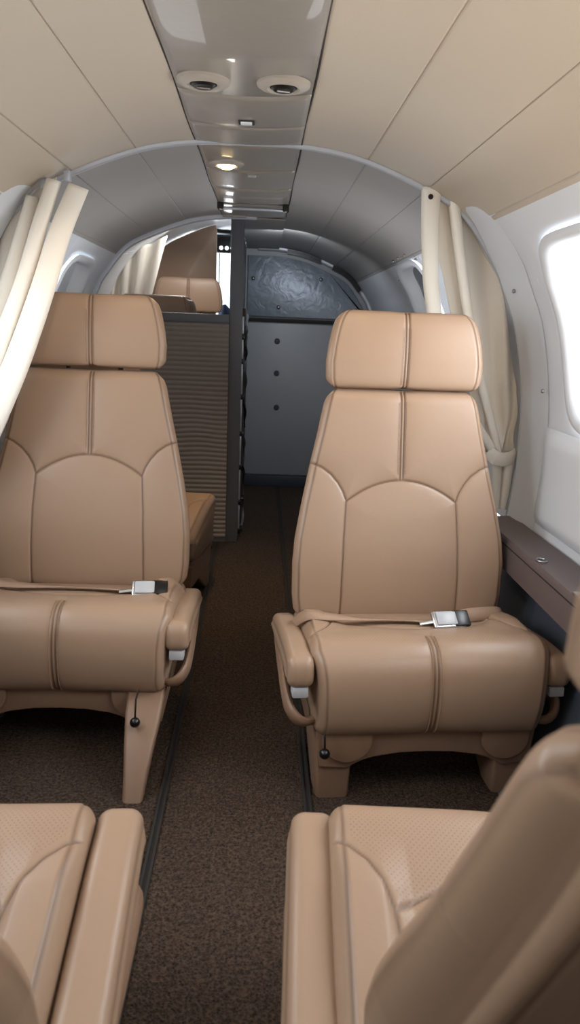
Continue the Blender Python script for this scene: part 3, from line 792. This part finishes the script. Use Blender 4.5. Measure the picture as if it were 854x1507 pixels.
def make_seat():
    """origin on the floor under the middle of the seat front; +y runs from the front edge to the backrest"""
    root = empty('cabin_seat')
    # ---------------- base: skirt moves with the seat, legs stay on the track
    arch = [(.172, .08), (.160, .088), (.140, .098), (.115, .106), (.06, .114), (0, .116), (-.06, .114), (-.115, .106), (-.140, .098), (-.160, .088), (-.172, .08)]
    b = MB(); b.prism([(-.236, .085), (-.244, .17), (.244, .17), (.236, .085)]+arch, .03, .36, 'y', .004, 3); b.build('skirt', M['shroud'], root)
    for sx in (-1, 1):
        b = MB(); b.prism([(.045, 0), (.10, 0), (.34, .15), (.34, .18), (.030, .18)], min(sx*.160, sx*.238), max(sx*.160, sx*.238), 'x', .012, 3)
        b.build('leg', M['shroud'], root)
        b = MB(); b.prism([(sx*.175+.055*math.cos(a), .150+.052*math.sin(a)) for a in np.linspace(PI, 2*PI, 24)]+[(sx*.175+.055, .18), (sx*.175-.055, .18)], .020, .034, 'y', .005, 3)
        b.build('pivot_cover', M['shroud'], root)
    b = MB(); b.box(-.22, .22, .03, .40, .165, .20, .01); b.build('seat_pan', M['shroud'], root)
    # ---------------- cushion
    A = [(.06, .166), (.022, .172), (.003, .195), (-.006, .235), (-.006, .28), (.004, .322), (.026, .350), (.06, .364), (.11, .360), (.20, .344), (.28, .326), (.34, .308), (.40, .292), (.418, .27)]
    Bq = [(.06, .166), (.12, .170), (.25, .18), (.36, .19), (.405, .215), (.418, .27)]
    Ac = catmull(A, 300); d = np.r_[0, np.cumsum(np.linalg.norm(np.diff(Ac, axis=0), axis=1))]
    i0 = np.argmax(Ac[:, 1])
    def s_y(y):  # arc length of a point on the top at depth y
        k = np.arange(300) > 120
        return float(np.interp(y, Ac[k, 0], d[k]))
    hwc = lambda y, z: float(np.interp(z, [.165, .24, .34], [.250, .258, .260]))-(.010*max(0, (.03-y)/.03) if y < .03 else 0)
    L = []
    for sx in (-1, 1):
        L.append([(sx*(.253-.0), s_y(.105)), (sx*.236, s_y(.118)), (sx*.215, s_y(.14)), (sx*.198, s_y(.172)), (sx*.188, s_y(.21)), (sx*.183, s_y(.26)), (sx*.180, s_y(.40))])
    L.append(arcpts((-.188, s_y(.21)), (0, s_y(.145)), (.188, s_y(.21))))
    L += [[(k*.0045, .0), (k*.0045, s_y(.085))] for k in (-1, 1)]
    def perf(X, S): return ((S > s_y(.05)) & (S < s_y(.30)) & (np.abs(X) < np.interp(S, [s_y(.10), s_y(.14), s_y(.21)], [.235, .20, .178]))).astype(float)*.9
    cu, sf, _ = sweep('cushion', A, Bq, hwc, .021, 200, 200, M['leather'], root, L, perf=perf, puff=.005, edge_seam=.016, extra=lambda X, S: .013*np.clip((np.abs(X)-.165)/.035, 0, 1)*np.clip((S-s_y(.10))/.08, 0, 1))
    stitches('stitching', sf, [[(k*.0095, .02), (k*.0095, s_y(.08))] for k in (-1, 1)], cu, lift=.004)
    # ---------------- backrest (own origin at the hinge)
    A = [(.045, -.012), (.014, -.004), (.0, .02), (-.010, .08), (-.014, .16), (-.010, .25), (-.002, .34), (.0, .43), (.0, .52), (.004, .55), (.018, .568), (.042, .572)]
    Bq = [(.045, -.012), (.070, -.004), (.082, .03), (.086, .12), (.084, .25), (.080, .38), (.074, .50), (.068, .55), (.058, .568), (.042, .572)]
    Ac2 = catmull(A, 300); d2 = np.r_[0, np.cumsum(np.linalg.norm(np.diff(Ac2, axis=0), axis=1))]
    sz = lambda z: float(np.interp(z, Ac2[20:, 1], d2[20:]))
    hb = lerp_tab([(-.012, .235), (0, .252), (.02, .263), (.06, .268), (.14, .269), (.20, .264), (.28, .250), (.37, .231), (.46, .211), (.53, .197), (.555, .190), (.572, .176)])
    hwb = lambda y, z: float(hb(z))-.035*max(0, min(1, (y-.02)/.065))
    L = [[(-.004, sz(.565)), (-.004, sz(.345))], [(.004, sz(.565)), (.004, sz(.345))], arcpts((-.139, sz(.292)), (0, sz(.345)), (.139, sz(.292)), 30)]
    for sx in (-1, 1):
        L.append([(sx*.148, 0.0), (sx*.147, sz(.10)), (sx*.144, sz(.20)), (sx*.139, sz(.293)), (sx*.147, sz(.315)), (sx*.160, sz(.337)), (sx*.178, sz(.358)), (sx*.200, sz(.374)), (sx*.226, sz(.385)), (sx*.24, sz(.388))])
    bk, sb, _ = sweep('backrest', A, Bq, hwb, .018, 210, 240, M['leather'], root, L, puff=.005, edge_seam=.014)
    bk.location = (0, .335, .302); bk.rotation_euler = (-math.radians(10.5), 0, 0)
    stitches('stitching', sb, [[(k*.0085, sz(.54)), (k*.0085, sz(.36))] for k in (-1, 1)], bk, lift=.004)
    # ---------------- headrest (child of the backrest as a sub-part)
    A = [(.045, 0), (.006, .002), (-.006, .012), (-.010, .06), (-.010, .10), (-.006, .14), (.0, .168), (.010, .182), (.040, .186)]
    Bq = [(.045, 0), (.068, .003), (.078, .02), (.082, .06), (.080, .10), (.076, .14), (.068, .168), (.056, .182), (.040, .186)]
    hh = lerp_tab([(0, .184), (.006, .191), (.02, .195), (.06, .197), (.10, .192), (.13, .186), (.150, .181), (.166, .175), (.178, .166), (.186, .15)])
    hd, sh, hl = sweep('headrest', A, Bq, lambda y, z: float(hh(z))-.03*max(0, min(1, (y-.02)/.07)), .014, 170, 90, M['leather'], root, [[(-.004, .01), (-.004, .235)], [(.004, .01), (.004, .235)]], puff=.003, edge_seam=.017)
    hd.location = (0, .335+.104, .302+.565); hd.rotation_euler = (-math.radians(4), 0, 0)
    for sx in (-1, 1):
        b = MB(); b.tube([(sx*.07, .045, -.05), (sx*.07, .045, .03)], .006, 10); b.build('headrest_post', M['seam_dark'], hd)
    stitches('stitching', sh, [[(k*.0085, .055), (k*.0085, .195)] for k in (-1, 1)], hd, lift=.003)
    # ---------------- armrests
    A = [(.0, .290), (-.010, .298), (-.014, .315), (-.012, .338), (-.002, .353), (.02, .359), (.10, .360), (.20, .353), (.30, .342), (.36, .333), (.375, .32), (.378, .305)]
    Bq = [(.0, .290), (.03, .290), (.10, .288), (.20, .284), (.30, .280), (.36, .28), (.378, .305)]
    arm, _, _ = sweep('armrest', A, Bq, lambda y, z: .028, .018, 30, 90, M['leather'], root, [], puff=.0, edge_seam=0, capbulge=.004)
    arm.location = (-.283, .0, -.010); arm.rotation_euler = (-math.radians(3.5), 0, 0)
    def armfit(a, sx):
        b = MB(); b.box(-.017, .017, -.006, .03, .268, .291, .004); b.build('recline_button', M['grey_button'], a)
        b = MB(); b.tube(catmull([(sx*.020, .30, .300), (sx*.022, .18, .272), (sx*.022, .06, .245), (sx*.014, .025, .225), (-sx*.006, .016, .207), (-sx*.030, .035, .200)], 30), .010, 12, ry=.019); b.build('support_arm', M['shroud'], a)
    armfit(arm, -1)
    arm2 = arm.copy(); COL.objects.link(arm2); arm2.parent = root; arm2.location = (.272, 0, -.016)
    armfit(arm2, 1)
    # side boxes
    # ---------------- recline knob
    b = MB(); b.tube([(-.225, .03, .20), (-.228, .012, .185), (-.228, .002, .16), (-.228, -.002, .145)], .0022, 8); kn = b.build('recline_lever', M['black'], root)
    b = MB(); b.lathe([(.0005, -.0115)]+[(.0115*math.sin(a), -.0115*math.cos(a)) for a in np.linspace(.2, PI-.2, 12)]+[(.0005, .0115)], (-.228, -.002, .137), seg=20); b.build('knob', M['black'], kn)
    return root

seat = make_seat()
def make_belt(root, xb, dy=0.0):
    n0 = set(bpy.data.objects)
    def ribbon(pts, w, name, par, tilt):
        P = catmull(pts, 70); V = []; n = len(P)
        for j in range(n):
            t = j/(n-1); T = P[min(j+1, n-1)]-P[max(j-1, 0)]; T /= np.linalg.norm(T)
            al = tilt(t); u = np.array((0, math.cos(al), math.sin(al))); u = u-T*T.dot(u); u /= np.linalg.norm(u); nn = np.cross(T, u)
            for (a, c) in ((-1, -1), (0, -1.0), (1, -1), (1, 1), (0, 1.0), (-1, 1)): V.append(P[j]+u*a*w/2+nn*c*.0011)
        F = grid_faces(n, 6, False, True)+[tuple(range(6)), tuple(range((n-1)*6, n*6))[::-1]]
        return fix_normals(mesh_np(name, V, F, par, M['belt']))
    zb = .372
    belt = ribbon([(-.275, .30, .285), (-.268, .24, .335), (-.245, .20, .366), (-.20, .185, .368), (-.12, .190, .360), (xb*.5-.08, .192, .357), (xb-.025, .178, .358)], .034, 'seat_belt', root, lambda t: -.05+.30*math.sin(t*6))
    b2 = ribbon([(xb+.035, .18, .366), (xb*.7+.08, .205, .362), (xb*.4+.145, .225, .358), (.235, .26, .345), (.262, .30, .31)], .034, 'belt_tail', belt, lambda t: .5+.2*math.sin(t*4))
    b = MB(); b.box(-.038, .038, -.023, .023, -.007, .007, .005, 3); bu = b.build('buckle', M['chrome'], belt); bu.location = (xb, .165, .367); bu.rotation_euler = (.65, 0, .08)
    b = MB(); b.box(-.030, .018, -.017, .017, .006, .011, .003); b.build('buckle_flap', M['grey_button'], bu)
    b = MB(); b.box(-.016, .022, -.020, .020, .0, .009, .003); bb = b.build('buckle_slot', M['black'], bu); bb.location = (.027, 0, .001)
    b = MB(); b.tube([(-.068, -.004, -.004), (-.036, -.002, 0)], .005, 8, ry=.002); b.build('buckle_tongue', M['chrome'], bu)
    for o in (belt,): o.location.y += dy
    return belt

def kids(o): return [x for x in bpy.data.objects if x.parent == o]
def part(o, stem): return [x for x in kids(o) if x.name.split('.')[0] == stem]
def setup(o, loc, rz, rec=None, slide=0.0, mirror_knob=False, belt=True, hup=0.0, bup=0.0):
    o.location = loc; o.rotation_euler = (0, 0, rz)
    bk = part(o, 'backrest')[0]; hd = part(o, 'headrest')[0]
    if slide:
        for x in kids(o):
            if x.name.split('.')[0] not in ('leg',): x.location.y += slide
    bk.location.z += bup
    if rec is not None:
        bk.rotation_euler.x = -math.radians(rec)
    a = -bk.rotation_euler.x
    # headrest sits on top of the backrest
    hz, hy = .565+hup, -.004
    hd.location = (0, bk.location.y+hy*math.cos(a)+hz*math.sin(a), bk.location.z-hy*math.sin(a)+hz*math.cos(a))
    hd.rotation_euler.x = -(a-math.radians(6.5))
    if mirror_knob:
        for x in part(o, 'recline_lever'): x.location.x = .456
    return o
SEATS = [seat]+[copy_tree(seat) for _ in range(6)]
s = SEATS
def no_arms(o):
    for a in part(o, 'armrest'):
        for y in kids(a): bpy.data.objects.remove(y)
        bpy.data.objects.remove(a)
setup(s[0], (.383, 1.41, 0), math.radians(4.0), 11, hup=.006); make_belt(s[0], .070)
tag(s[0], 'tan leather seat facing the camera on the right, beside the curtain and ledge', 'seat')
setup(s[1], (-.447, 1.39, 0), 0, 11, slide=.18, mirror_knob=True, hup=.012, bup=.012); make_belt(s[1], .185, .18)
for x in part(s[1], 'leg'): bpy.data.objects.remove(x)
for sx in (-1, 1):
    bm = bmesh.new()
    rings = [(.175, .219, .020, .075, 0), (.172, .226, .055, .20, .05), (.166, .236, .10, .34, .10), (.160, .243, .15, .46, .14), (.158, .246, .20, .52, .172)]
    vs = [[bm.verts.new((sx*x, y, z)) for x, y in ((a, c), (b_, c), (b_, d), (a, d))] for a, b_, c, d, z in rings]
    for q in range(4):
        for k in range(4): bm.faces.new((vs[q][k], vs[q][(k+1) % 4], vs[q+1][(k+1) % 4], vs[q+1][k]))
    bm.faces.new(vs[0]); bm.faces.new(vs[4])
    bmesh.ops.recalc_face_normals(bm, faces=bm.faces)
    ed = [e for e in bm.edges if abs(e.verts[0].co.z-e.verts[1].co.z) > .01]
    bmesh.ops.bevel(bm, geom=ed, offset=.010, segments=3, profile=.5, affect='EDGES')
    b = MB(); b.take(bm)
    b.build('leg', M['shroud'], s[1])
part(s[1], 'armrest')[0].location.x += .0
for a in part(s[1], 'armrest'):
    if a.location.x > 0: a.location.x = .272
    
tag(s[1], 'tan leather seat facing the camera on the left, before the ribbed partition', 'seat')
setup(s[2], (.372, .925, 0), PI-math.radians(3), 25, hup=.008)
tag(s[2], 'nearest right tan leather seat with its blurred backrest at the corner', 'seat')
setup(s[3], (-.468, .925, 0), PI+math.radians(2), 24)
for q in (2, 3):
    for a in part(s[q], 'armrest'): a.scale.x = 1.1; a.location.x *= 1.03
tag(s[3], 'nearest left tan leather seat showing its cushion and long armrest', 'seat')
setup(s[4], (-.412, 2.90, 0), PI-math.radians(8), 18, hup=-.03); no_arms(s[4])
tag(s[4], 'orange-lit tan seat cushion hidden behind the left camera-facing seat', 'seat')
setup(s[5], (-.50, 4.02, .10), PI, 5, hup=-.03); no_arms(s[5])
tag(s[5], 'tan headrest rising just above the ribbed partition, lower far seat', 'seat')
setup(s[6], (-.43, 4.06, .10), 0, 5, hup=.10); no_arms(s[6])
tag(s[6], 'tall tan crew seat in front of the far leather panel by the windshield', 'seat')

bk = part(s[2], 'backrest')[0]; hd = part(s[2], 'headrest')[0]
bk.location.x -= .034; bk.rotation_euler.y = .062; hd.location.x -= .014; hd.location.z -= .004
bk = part(s[4], 'backrest')[0]; hd = part(s[4], 'headrest')[0]; bk.location.x += .07; hd.location.x += .09
for x in part(s[1], 'recline_lever'): x.location.x = .418; x.location.y -= .062
# ------------------------------------------------------------------ lights
def area(name, loc, rot, size, sy, energy, color=(1, 1, 1), spread=None):
    l = bpy.data.lights.new(name, 'AREA'); l.shape = 'RECTANGLE'; l.size = size; l.size_y = sy; l.energy = energy; l.color = color
    if spread: l.spread = spread
    o = bpy.data.objects.new(name, l); COL.objects.link(o); o.location = loc; o.rotation_euler = rot; return o
def winlight(side, y, hy, e, col=(.93, .97, 1.0), z=1.02):
    area('window_light', (CX0+side*.92, y, z+.06), (0, side*math.radians(82), 0), .55, hy*2+.1, e, col)
winlight(1, .79, .23, 12); winlight(1, 1.53, .235, 14)
winlight(-1, .79, .23, 12); winlight(-1, 1.53, .235, 8)
winlight(-1, 4.95, .14, 10)
area('windshield_light', (-.30, 6.0, 1.35), (math.radians(-90), 0, 0), 1.6, 1.1, 34, (.95, .98, 1))
area('forward_fill_light', (-.45, 4.0, 1.44), (0, 0, 0), .35, .3, 6, (1, .97, .93))  # added fill to brighten the compartment beyond the partition, no fixture there
area('rear_fill_light', (-.25, -.55, 1.25), (math.radians(78), 0, math.radians(-6)), .8, .4, 3.2, (1, .95, .88))  # added fill from behind the camera, the rear wall has no door
area('overhead_fill_light', (-.05, 1.0, 1.43), (0, 0, 0), .5, .8, 1.9, (1, .92, .82))  # broad added fill giving the near seats soft top light
area('upwash_fill_light', (.52, .85, .62), (math.radians(180), math.radians(10), 0), .12, .7, 3.0, (1, .84, .62))  # unseen uplight added to warm the near right ceiling and wall
area('bulkhead_fill_light', (.10, 3.75, 1.40), (math.radians(42), 0, 0), .2, .2, 2.8, (.85, .92, 1))  # added fill aimed at the rear bulkhead to lift its tone
area('behind_seat_fill', (.38, 2.75, .90), (math.radians(168), 0, 0), .4, .6, 2.2, (.95, .97, 1))  # uplight hidden by the right seat, added to brighten the middle ceiling
area('behind_left_seat_fill', (-.45, 2.7, .98), (math.radians(180), 0, 0), .4, .4, 1.0, (.95, .97, 1))  # second hidden uplight added for the middle ceiling, left side
def warm(name, loc, rot, e, ang):
    l = bpy.data.lights.new(name, 'SPOT'); l.energy = e; l.color = (1, .72, .42); l.spot_size = math.radians(ang); l.spot_blend = 1; l.shadow_soft_size = .03
    o = bpy.data.objects.new(name, l); COL.objects.link(o); o.location = loc; o.rotation_euler = rot
# added warm spots without fixtures, tinting two headrests and the hidden rear cushion
def aim(a, b): return (Vector(b)-Vector(a)).to_track_quat('-Z', 'Y').to_euler()
for a, b_, e in (((.30, 1.45, 1.40), (.345, 1.88, .97), 3.6), ((-.36, 1.60, 1.39), (-.44, 2.02, .98), 2.4), ((-.17, 2.72, 1.42), (-.24, 2.80, .4), 16)):
    warm('warm_fill_spot', a, aim(a, b_), e, 62)
pl = bpy.data.lights.new('lamp_glow', 'SPOT'); pl.energy = 8; pl.color = (1, .70, .38); pl.spot_size = 2.2; pl.spot_blend = .8; pl.shadow_soft_size = .02
o = bpy.data.objects.new('lamp_glow', pl); COL.objects.link(o); o.location = (-.118, 2.33, 1.425)

w = bpy.data.worlds.new('World'); bpy.context.scene.world = w; w.use_nodes = True
bg = w.node_tree.nodes['Background']; bg.inputs[0].default_value = (.85, .93, 1, 1); bg.inputs[1].default_value = 3.0

# ------------------------------------------------------------------ camera (854 x 1507)
W_, H_, F_ = 854, 1507, 1100.0
cx, cy = 427.0, 753.5
v = Vector((387-cx, -(480-cy), -F_)).normalized(); r = math.radians(1.7)
up = Vector((math.sin(r), math.cos(r), 0)); zc_ = (up-v*up.dot(v)).normalized(); xc = v.cross(zc_)
# rows: camera axes in world coordinates
Mw = Matrix(((xc.x, xc.y, xc.z), (v.x, v.y, v.z), (zc_.x, zc_.y, zc_.z)))
cam = bpy.data.cameras.new('camera'); co = bpy.data.objects.new('camera', cam); COL.objects.link(co)
co.matrix_world = Matrix.Translation((0, 0, 1.0)) @ Mw.to_4x4()
cam.sensor_fit = 'VERTICAL'; cam.sensor_height = 36.0; cam.lens = 36*F_/H_; cam.clip_start = .02
cam.dof.use_dof = True; cam.dof.focus_distance = 1.9; cam.dof.aperture_fstop = 6.0
sc = bpy.context.scene; sc.camera = co
sc.view_settings.view_transform = 'Standard'; sc.view_settings.look = 'None'; sc.view_settings.exposure = 0.0
sc.cycles.use_denoising = True; sc.cycles.max_bounces = 8; sc.cycles.diffuse_bounces = 5; sc.cycles.sample_clamp_indirect = 6
